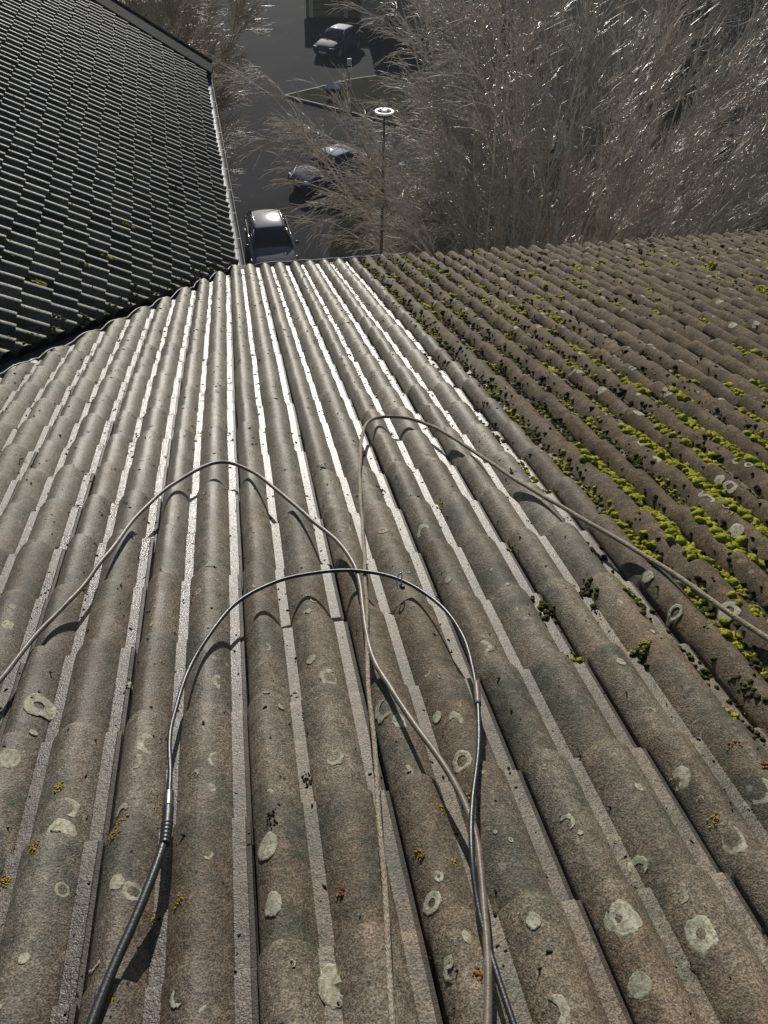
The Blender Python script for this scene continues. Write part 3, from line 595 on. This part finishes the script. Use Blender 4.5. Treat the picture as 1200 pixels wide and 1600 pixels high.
def make_car(loc, rz, paint, label, length=4.35, width=1.78, estate=False, rails=False, group=None):
    t = tag(empty('parked_car', loc, rz), label, 'car', group); hl, hw = length / 2, width / 2    # front towards -Y
    # lower body: rings across, from front to rear
    prof_ = [(-1.0, .50, .64, .82), (-.965, .30, .71, .92), (-.86, .22, .80, .975), (-.66, .20, .90, 1.0), (-.42, .20, .965, 1.0), (.0, .20, .98, 1.0), (.45, .20, 1.0, 1.0), (.72, .22, 1.02, .985), (.90, .28, 1.02, .94), (.975, .34, .98, .88), (1.0, .45, .88, .80)]
    secs = []
    for y, zb, zt, wf in prof_:
        w_ = hw * wf; Y = y * hl; zm = zb + (zt - zb) * .55
        secs.append([(-w_ * .90, Y, zb), (-w_, Y, zb + .1), (-w_ * 1.0, Y, zm), (-w_ * .95, Y, zt - .06), (-w_ * .80, Y, zt), (-w_ * .35, Y, zt + .022), (w_ * .35, Y, zt + .022), (w_ * .80, Y, zt), (w_ * .95, Y, zt - .06), (w_, Y, zm), (w_, Y, zb + .1), (w_ * .90, Y, zb)])
    body = loft(secs, 12).build('body', paint, t, smooth=True, sub=2)
    # greenhouse: dark glass shell
    rear = .93 if estate else .80
    gs = [(-.47, .93, .88, .0), (-.12, 1.40, .70, 1), (.10, 1.455, .69, 1), (.50, 1.44, .67, 1), (rear - .22, 1.37, .64, 1), (rear, .98, .78, 0)]
    secs = []
    for y, zt, wf, f in gs:
        w_ = hw * wf; Y = y * hl; wb = hw * .90
        secs.append([(-wb, Y + (0 if f else 0), .90), (-(wb + w_) / 2 - .01, Y, (.9 + zt) / 2 + .01), (-w_, Y, zt - .03), (-w_ * .6, Y, zt), (0, Y, zt + .015), (w_ * .6, Y, zt), (w_, Y, zt - .03), ((wb + w_) / 2 + .01, Y, (.9 + zt) / 2 + .01), (wb, Y, .90)])
    loft(secs, 9).build('window_glass', M['car_glass'], t, smooth=True)
    # roof skin
    rs = []; X = [-1, -.82, -.45, 0, .45, .82, 1]
    for y, zt, wf in [(-.125, 1.405, .70), (-.05, 1.436, .705), (.10, 1.462, .70), (.30, 1.467, .69), (.50, 1.448, .68), (rear - .20, 1.378, .65)]:
        rs.append([(hw * wf * x * 1.01, y * hl, zt + .020 - .035 * abs(x) ** 3) for x in X] + [(hw * wf * x * 1.01, y * hl, zt - .018 - .035 * abs(x) ** 3) for x in X[::-1]])
    loft(rs, 14).build('roof', paint, t, smooth=True, sub=1)
    for s in (-1, 1):                            # pillars
        for a, b in (((s * hw * .885, -.475 * hl, .92), (s * hw * .70, -.12 * hl, 1.40)), ((s * hw * .9, .22 * hl, .94), (s * hw * .70, .20 * hl, 1.43)), ((s * hw * .80, rear * hl, .97), (s * hw * .65, (rear - .21) * hl, 1.37))):
            mb = MB(); mb.tube([a, tuple((np.array(a) + np.array(b)) / 2 + np.array([s * .012, 0, .012])), b], .028, 6); mb.build('pillar', paint, t, smooth=True)
        mb = MB(); mb.tube([(s * hw * .93, -.42 * hl, .985), (s * hw * .93, .0, 1.0), (s * hw * .92, .7 * hl, 1.02)], .012, 6); mb.build('window_trim', M['chrome'], t, smooth=True)
        if rails: mb = MB(); mb.tube([(s * hw * .62, -.06 * hl, 1.47), (s * hw * .63, .0, 1.515), (s * hw * .62, .5 * hl, 1.51), (s * hw * .60, .60 * hl, 1.44)], .015, 6); mb.build('roof_rail', M['chrome'], t, smooth=True)
        mb = MB(); mb.box((s * (hw + .09), -.36 * hl, 1.0), (.19, .09, .125)); mi = mb.build('mirror', paint, t, smooth=True, bevel=.035)
        mb = MB(); mb.box((s * hw * .70, -.925 * hl, .655), (.36, .20, .12), s * .38); mb.build('headlight', M['lens'], t, smooth=True, bevel=.04)
        mb = MB(); mb.box((s * hw * .80, .955 * hl, .82), (.24, .12, .2), -s * .3); mb.build('tail_light', M['paint_red'], t, bevel=.03)
        for yy in (-.62, .60):
            mb = MB(); mb.disc((s * (hw - .10), yy * hl, .31), .20, .315, .21, 28, 'X'); ty = mb.build('wheel', M['rubber'], t, smooth=False, bevel=.012)
            mb = MB(); mb.disc((s * (hw - .06), yy * hl, .31), .0, .205, .12, 28, 'X'); rm = mb.build('rim', M['zinc'], ty)
            mb = MB(); mb.disc((s * (hw - .085), yy * hl, .34), .31, .37, .19, 28, 'X'); mb.build('wheel_arch', M['black_plastic'], t)
    mb = MB(); mb.box((0, -.99 * hl, .60), (hw * .85, .07, .13)); gr_ = mb.build('grille', M['black_plastic'], t, bevel=.02)
    for k in (-1, 1): mb = MB(); mb.box((0, -1.012 * hl, .60 + k * .06), (hw * .8, .02, .014)); c = mb.build('grille_trim', M['post'], gr_)
    mb = MB(); mb.tube([(.085 * math.cos(a), -1.035 * hl, .60 + .055 * math.sin(a)) for a in np.linspace(0, 2 * math.pi, 21)], .010, 6, False); mb.build('emblem', M['chrome'], t, smooth=True)
    mb = MB(); mb.box((0, -.97 * hl, .33), (hw * 1.5, .14, .12)); mb.build('lower_bumper', M['black_plastic'], t, bevel=.03)
    mb = MB(); mb.box((0, -1.012 * hl, .42), (.5, .02, .11)); mb.build('number_plate', M['plate'], t)
    for s in (-.5, .28):                          # wipers
        mb = MB(); mb.tube([(s * hw, -.475 * hl, .975), (s * hw + .42, -.435 * hl, 1.035)], .007, 5); mb.build('wiper', M['black_plastic'], t)
    return t
make_car((1.28, 29.95, 0), R(2), M['paint_grey'], 'grey-blue estate car with sun glinting on its roof, beyond the eave', 4.45, 1.80, True, True)
make_car((4.75, 37.35, 0), -R(58), M['paint_blue'], 'deep blue hatchback half hidden by the twigs, nose towards lower left', 4.1, 1.76)
make_car((8.35, 59.6, 0), -R(38), M['paint_navy'], 'navy car parked far off in front of the garages', 4.3, 1.78)
make_car((29.3, 39.5, 0), -R(70), M['paint_navy'], 'blue car glimpsed behind the twigs at the right edge', 4.2, 1.76)
make_car((25.0, 31.5, 0), -R(80), M['paint_red'], 'dark red car glimpsed low behind twigs at the right edge', 4.2, 1.76)

# ------------------------------------------------------------------ street furniture
M['lamp_post'] = mottled('pale_lamp_pole', (.085, .072, .058), (.12, .10, .08), 9, .95, spec=.03)
lp = tag(empty('street_lamp', (4.0, 20.4, 0)), 'post-top street lamp with flat white ring head among the twigs', 'street lamp')
mb = MB(); mb.tube([(0, 0, 0), (0, 0, 4), (0, 0, 8.38)], [.06, .045, .028], 12); mb.build('pole', M['lamp_post'], lp, smooth=True)
mb = MB(); mb.disc((0, 0, 8.5), .172, .255, .05, 40); mb.build('lamp_ring', M['lamp_white'], lp, bevel=.015)
mb = MB(); mb.disc((0, 0, 8.52), .0, .082, .07, 28); mb.build('lamp_cap', M['lamp_white'], lp, bevel=.02)
for a in (1.15, 1.15 + math.pi): mb = MB(); mb.box((.127 * math.cos(a), .127 * math.sin(a), 8.5), (.12, .035, .03), a); mb.build('spoke', M['lamp_white'], lp)
mb = MB(); mb.disc((0, 0, 8.44), .03, .20, .03, 28); mb.build('lamp_base', M['flash'], lp)
sp = tag(empty('sign_post', (7.35, 48.2, .1)), 'thin dark post with small white sign on the grass island', 'sign')
mb = MB(); mb.tube([(0, 0, 0), (0, 0, 2.3)], .04, 8); mb.build('pole', M['post'], sp); mb = MB(); mb.box((0, -.05, 2.25), (.26, .03, .36)); mb.build('sign_plate', M['plate'], sp, bevel=.005)
mb = MB(); mb.tube([(0, 0, 1.7), (0, 0, 1.95)], .05, 8); mb.build('collar', M['white'], sp)
ub_ = tag(empty('utility_cabinet', (6.65, 49.9, .1), R(-20)), 'low grey-blue utility cabinet with sloping lid on the grass island', 'cabinet')
mb = MB(); mb.box((0, 0, .25), (.8, .5, .5)); mb.build('housing', M['post'], ub_, bevel=.02); mb = MB(); mb.box((0, 0, .54), (.9, .62, .04), 0, R(14)); mb.build('lid', M['slate'], ub_, bevel=.01)

# ------------------------------------------------------------------ far buildings
def T(text, size, mat, parent, loc, rot):
    cu = bpy.data.curves.new('house_number', 'FONT'); cu.body = text; cu.size = size; cu.extrude = .015; cu.align_x = 'CENTER'; cu.align_y = 'CENTER'
    o = bpy.data.objects.new('tmp_text', cu); COL.objects.link(o); dg = bpy.context.evaluated_depsgraph_get(); me = bpy.data.meshes.new_from_object(o.evaluated_get(dg)); bpy.data.objects.remove(o)
    me.materials.clear(); me.materials.append(mat); q = bpy.data.objects.new('house_number', me); COL.objects.link(q); q.parent = parent; q.location = loc; q.rotation_euler = rot; return q
gb = tag(empty('garage_block', (13.6, 68, 0), R(-6)), 'long brown clad garage block with doors across the far side of the yard', 'garage')
mb = MB(); mb.box((0, 4.2, 1.6), (13, 7, 3.2)); mb.build('wall', M['render_dark'], gb, bevel=.02)
mb = MB(); mb.box((0, 4.2, 3.29), (13.6, 7.8, .18)); mb.build('roof', M['flash'], gb, bevel=.02)
for k, x in enumerate((-4.9, -1.9)):
    mb = MB(); mb.box((x, .66, 1.15), (2.4, .06, 2.3)); dr = mb.build('garage_door', M['render_dark'], gb, bevel=.01)
    for z in (.5, 1.0, 1.5, 2.0): mb = MB(); mb.box((x, .62, z), (2.3, .03, .03)); c = mb.build('door_rib', M['flash'], dr)
for x in (-6.1, -5.0 + 1.6, ): mb = MB(); mb.box((x, .62, 1.5), (.32, .14, 3.0)); mb.build('pilaster', M['render_beige'], gb, bevel=.01)
st = tag(empty('stair_block', (12.0, 65.3, 0), R(-6)), 'beige rendered entrance block with small dark window beside the garages', 'building')
mb = MB(); mb.box((0, 1.7, 2.4), (1.9, 3.2, 4.8)); mb.build('wall', M['render_wall'], st, bevel=.02)
mb = MB(); mb.box((-.45, .085, 2.3), (.5, .05, .75)); wd_ = mb.build('window', M['flash'], st); mb = MB(); mb.box((-.45, .055, 2.3), (.4, .02, .65)); mb.build('pane', M['glass'], wd_)
mb = MB(); mb.box((0, 1.7, 4.88), (2.1, 3.5, .14)); mb.build('roof', M['flash'], st)
dk = tag(empty('dark_house', (17.3, 62.2, 0), R(-6)), 'dark brown house with blue-grey roof and white number 70', 'house')
mb = MB(); mb.box((0, 3.6, 1.75), (8.4, 7, 3.5)); mb.build('wall', M['render_dark'], dk, bevel=.02)
mb = MB(); mb.add([(-4.6, -.4, 3.45), (4.6, -.4, 3.45), (4.6, 7.4, 4.6), (-4.6, 7.4, 4.6), (-4.6, -.4, 3.3), (4.6, -.4, 3.3), (4.6, 7.4, 3.4), (-4.6, 7.4, 3.4)], [(0, 1, 2, 3), (7, 6, 5, 4), (0, 4, 5, 1), (1, 5, 6, 2), (2, 6, 7, 3), (3, 7, 4, 0)]); mb.build('roof', M['slate'], dk)
T('70', .85, M['plate'], dk, (-2.5, .06, 2.0), (R(90), 0, 0))
sh = tag(empty('beige_shed', (-4.9, 62, 0), R(12)), 'small beige shed with pale roof behind the bare trees beyond the left roof', 'shed')
mb = MB(); mb.box((0, 1.5, 1.3), (3.0, 3.0, 2.6)); mb.build('wall', M['render_beige'], sh, bevel=.02); mb = MB(); mb.box((0, 1.5, 2.72), (3.4, 3.4, .12), 0, R(6)); mb.build('roof', M['pale_roof'], sh)

# ------------------------------------------------------------------ trees
def tubes(lines, radii, sides=3):               # lines (n, k, 3), radii (n, k)
    n, k, _ = lines.shape; t = np.empty_like(lines); t[:, 1:-1] = lines[:, 2:] - lines[:, :-2]; t[:, 0] = lines[:, 1] - lines[:, 0]; t[:, -1] = lines[:, -1] - lines[:, -2]
    t /= np.linalg.norm(t, axis=-1, keepdims=True) + 1e-9; ref = np.array([.31, .52, .79]); a = np.cross(t, ref); a /= np.linalg.norm(a, axis=-1, keepdims=True) + 1e-9; b = np.cross(t, a)
    ang = np.arange(sides) * 2 * math.pi / sides
    V_ = lines[:, :, None] + (a[:, :, None] * np.cos(ang)[:, None] + b[:, :, None] * np.sin(ang)[:, None]) * radii[:, :, None, None]
    idx = np.arange(n * k * sides).reshape(n, k, sides); nx_ = np.roll(idx, -1, axis=2)
    F_ = np.stack([idx[:, :-1], nx_[:, :-1], nx_[:, 1:], idx[:, 1:]], -1).reshape(-1, 4); return V_.reshape(-1, 3), F_
def growl(P, D, L, k, bend, wob, g):            # curved shoots from P along D; bend: (n,3) added along the way
    n = len(P); pts = np.empty((n, k, 3)); pts[:, 0] = P; d = D / (np.linalg.norm(D, axis=1, keepdims=True) + 1e-9)
    for i in range(1, k):
        pts[:, i] = pts[:, i - 1] + d * (L / (k - 1))[:, None]; d = d + bend / (k - 1) + g.normal(0, wob, (n, 3)); d /= np.linalg.norm(d, axis=1, keepdims=True)
    return pts
def pick(lines, m, lo, hi, g):                  # m children on every line
    n, k, _ = lines.shape; f = g.uniform(lo, hi, (n, m)) * (k - 1); i = np.minimum(f.astype(int), k - 2); fr_ = (f - i)[..., None]
    r = np.arange(n)[:, None]; a, b = lines[r, i], lines[r, i + 1]; return (a + (b - a) * fr_).reshape(-1, 3), ((b - a) / np.linalg.norm(b - a, axis=-1, keepdims=True)).reshape(-1, 3), (f / (k - 1)).reshape(-1)
def bare_tree(loc, H, stems, bias, label, group, seed, spread=.24, n1=22, n2=8, n3=5, mat='twig', base=.085, low=.12, L1=3.6, rt=.0100):
    g = np.random.default_rng(seed); t = tag(empty('birch_tree', loc), label, 'tree', group); bias = np.array(bias, float)
    P = np.c_[g.normal(0, .14, (stems, 2)), np.zeros(stems)]; D = np.c_[g.normal(0, spread, stems) + bias[0] * .35, g.normal(0, spread, stems), np.ones(stems)]
    Ls = H * g.uniform(.82, 1.05, stems); S0 = growl(P, D, Ls, 14, np.tile([bias[0] * .15, 0, .05], (stems, 1)), .025, g)
    R0 = base * g.uniform(.6, 1.1, stems)[:, None] * (1 - np.linspace(0, .93, 14))[None] ** .8; v0, f0 = tubes(S0, R0, 7)
    mesh_np('trunk', v0, f0, M['bark'], t, smooth=True)
    q, d, f = pick(S0, n1, low, .99, g); n = len(q); az = g.uniform(0, 2 * math.pi, n); o = np.c_[np.cos(az), np.sin(az), np.zeros(n)] + np.c_[np.full(n, bias[0]), np.full(n, bias[1]), np.zeros(n)] * .9
    d1 = o * .62 + d * g.uniform(.9, 2.0, (n, 1)); l1 = L1 * (1.15 - .75 * f) * g.uniform(.55, 1.15, n)
    B1 = growl(q, d1, l1, 7, np.tile([bias[0] * .3, bias[1] * .3, bias[2]], (n, 1)), .06, g); r1 = (l1 * .0085 + .006)[:, None] * (1 - np.linspace(0, .72, 7))[None]
    v1, f1 = tubes(B1, r1, 4)
    q, d, f = pick(B1, n2, .15, 1.0, g); n = len(q); d2 = d + g.normal(0, .30, (n, 3)) + bias * .3; l2 = g.uniform(.5, 1.5, n) * (1.1 - .4 * f)
    B2 = growl(q, d2, l2, 5, np.tile([bias[0] * .4, 0, bias[2] * 1.2], (n, 1)), .08, g); r2 = np.full(n, .0105)[:, None] * (1 - np.linspace(0, .5, 5))[None]; v2, f2 = tubes(B2, r2, 3)
    q, d, f = pick(B2, n3, .2, 1.0, g); n = len(q); d3 = d + g.normal(0, .30, (n, 3)) + bias * .35; l3 = g.uniform(.20, .75, n)
    B3 = growl(q, d3, l3, 4, np.tile([bias[0] * .5, 0, bias[2] * 1.6], (n, 1)), .12, g); r3 = (rt * g.uniform(.6, 1.25, n))[:, None] * (1 - np.linspace(0, .4, 4))[None]; v3, f3 = tubes(B3, r3, 3)
    Vv = np.concatenate([v1, v2, v3]); Ff = np.concatenate([f1, f2 + len(v1), f3 + len(v1) + len(v2)])
    mesh_np('crown', Vv, Ff.astype(np.int32), M[mat], t, smooth=True); return t
GB = 'bare birches beyond the eave'
trees = [  # x, y, height, stems, bias, label
 (7.6, 23.5, 9.6, 3, (-.30, 0, -.40), 'leftmost bare birch beyond the eave, twigs drooping to the left over the yard'),
 (8.4, 26.5, 9.8, 3, (-.30, 0, -.50), 'bare birch behind the leftmost one, arching left beside the ring lamp'),
 (7.2, 22.5, 10.8, 3, (-.40, 0, -.30), 'bare birch with drooping crown, second from the left along the eave'),
 (7.9, 21.5, 11.6, 3, (-.25, 0, -.20), 'bare birch with reddish upright stems left of the middle of the row'),
 (8.6, 20.5, 12.0, 2, (-.05, 0, -.05), 'bare birch with straight pale stem at the middle of the row'),
 (9.2, 20.0, 12.2, 3, (.12, 0, .05), 'bare birch with forking pale stem right of the middle of the row'),
 (10.4, 21.5, 12.0, 3, (.30, 0, .15), 'bare birch with slanting branches, third from the right of the row'),
 (11.6, 19.0, 11.8, 3, (.50, 0, .25), 'bare birch fanning to the right, second from the right of the row'),
 (13.6, 20.5, 10.2, 3, (.60, 0, .30), 'rightmost bare birch, branches rising steeply to the right'),
 (9.6, 26.0, 11.5, 3, (.0, 0, .0), 'bare birch standing behind the middle of the row'),
 (13.8, 26.5, 10.5, 3, (.3, 0, .1), 'bare birch standing behind the right end of the row')]
for k, (x, y, H, s, b, lab) in enumerate(trees): bare_tree((x, y, .1), H, s, b, lab, GB, 100 + k, L1=2.7 if k < 2 else 3.6, spread=.13 if k < 2 else .24)
def shrub(loc, H, label, seed, bias=(-.4, 0, -.4)):
    t = bare_tree(loc, H, 9, bias, label, 'low twiggy shrubs under the birches', seed, .26, 9, 8, 6, 'twig2', .018, .1, .8, .0085); t.name = 'bare_shrub'; t['category'] = 'shrub'; return t
shrub((7.1, 24.0, .1), 4.0, 'tawny twiggy shrub below the blue hatchback at the yard edge', 301, (-.4, 0, -.5)); shrub((7.0, 27.5, .1), 4.6, 'tawny shrub half under the leftmost birch', 302, (-.3, 0, -.4))
shrub((12.0, 24.5, .1), 4.5, 'low bare shrub under the right birches', 303, (.2, 0, .0)); shrub((17.5, 25.5, .1), 5.0, 'low bare shrub at the right edge above the eave', 304, (.3, 0, .0))
GL = 'bare trees beyond the left roof'
for k, (x, y, H, b, lab) in enumerate([(-1.5, 32.5, 8.4, (.25, 0, -.1), 'rightmost bare tree beyond the left roof, twigs reaching over the street'), (-2.6, 35.5, 9.6, (.1, 0, .0), 'middle bare tree beyond the dark roof verge'), (-4.0, 33.5, 9.4, (-.1, 0, .0), 'bare tree beyond the verge, in front of the beige shed'), (-6.4, 37.0, 9.5, (-.2, 0, 0), 'leftmost bare tree beyond the dark roof verge')]):
    bare_tree((x, y, .1), H, 5, b, lab, GL, 200 + k, .13, 22, 8, 7, 'twig2', .045, .12, 1.5, .0095)
def spruce(loc, H, label, seed):
    g = np.random.default_rng(seed); t = tag(empty('spruce_tree', loc), label, 'tree', 'dark spruces at the far right'); mb = MB(); mb.tube([(0, 0, 0), (0, 0, H * .5), (0, 0, H)], [.16, .10, .02], 8); mb.build('trunk', M['bark'], t, smooth=True)
    n = 16000; h = H * (.08 + .92 * g.random(n) ** 1.1); rm = (H - h) * .27 + .15; az = g.uniform(0, 2 * math.pi, n); r = rm * np.sqrt(g.random(n)) * (.8 + .3 * np.sin(az * 7 + h * 9)); P = np.c_[np.cos(az) * r, np.sin(az) * r, h - r * .35]
    D = np.c_[np.cos(az), np.sin(az), g.uniform(-.7, -.1, n)] + g.normal(0, .3, (n, 3)); Sd = np.cross(D, g.normal(0, 1, (n, 3))); Sd /= np.linalg.norm(Sd, axis=1, keepdims=True); D /= np.linalg.norm(D, axis=1, keepdims=True); L = g.uniform(.12, .34, n)[:, None]
    V_ = np.stack([P - Sd * .02, P + Sd * .02, P + D * L + Sd * .006, P + D * L - Sd * .006], 1).reshape(-1, 3); mesh_np('crown', V_, np.arange(4 * n).reshape(-1, 4).astype(np.int32), M['needle'], t)
for x, y, H, lab in [(27, 47, 8.5, 'dark spruce behind the birches, left of the three at far right'), (31, 44, 9.5, 'dark spruce in the top right corner behind birch twigs'), (35, 52, 10, 'dark spruce farthest right beyond the yard')]: spruce((x, y, 0), H, lab, int(x))
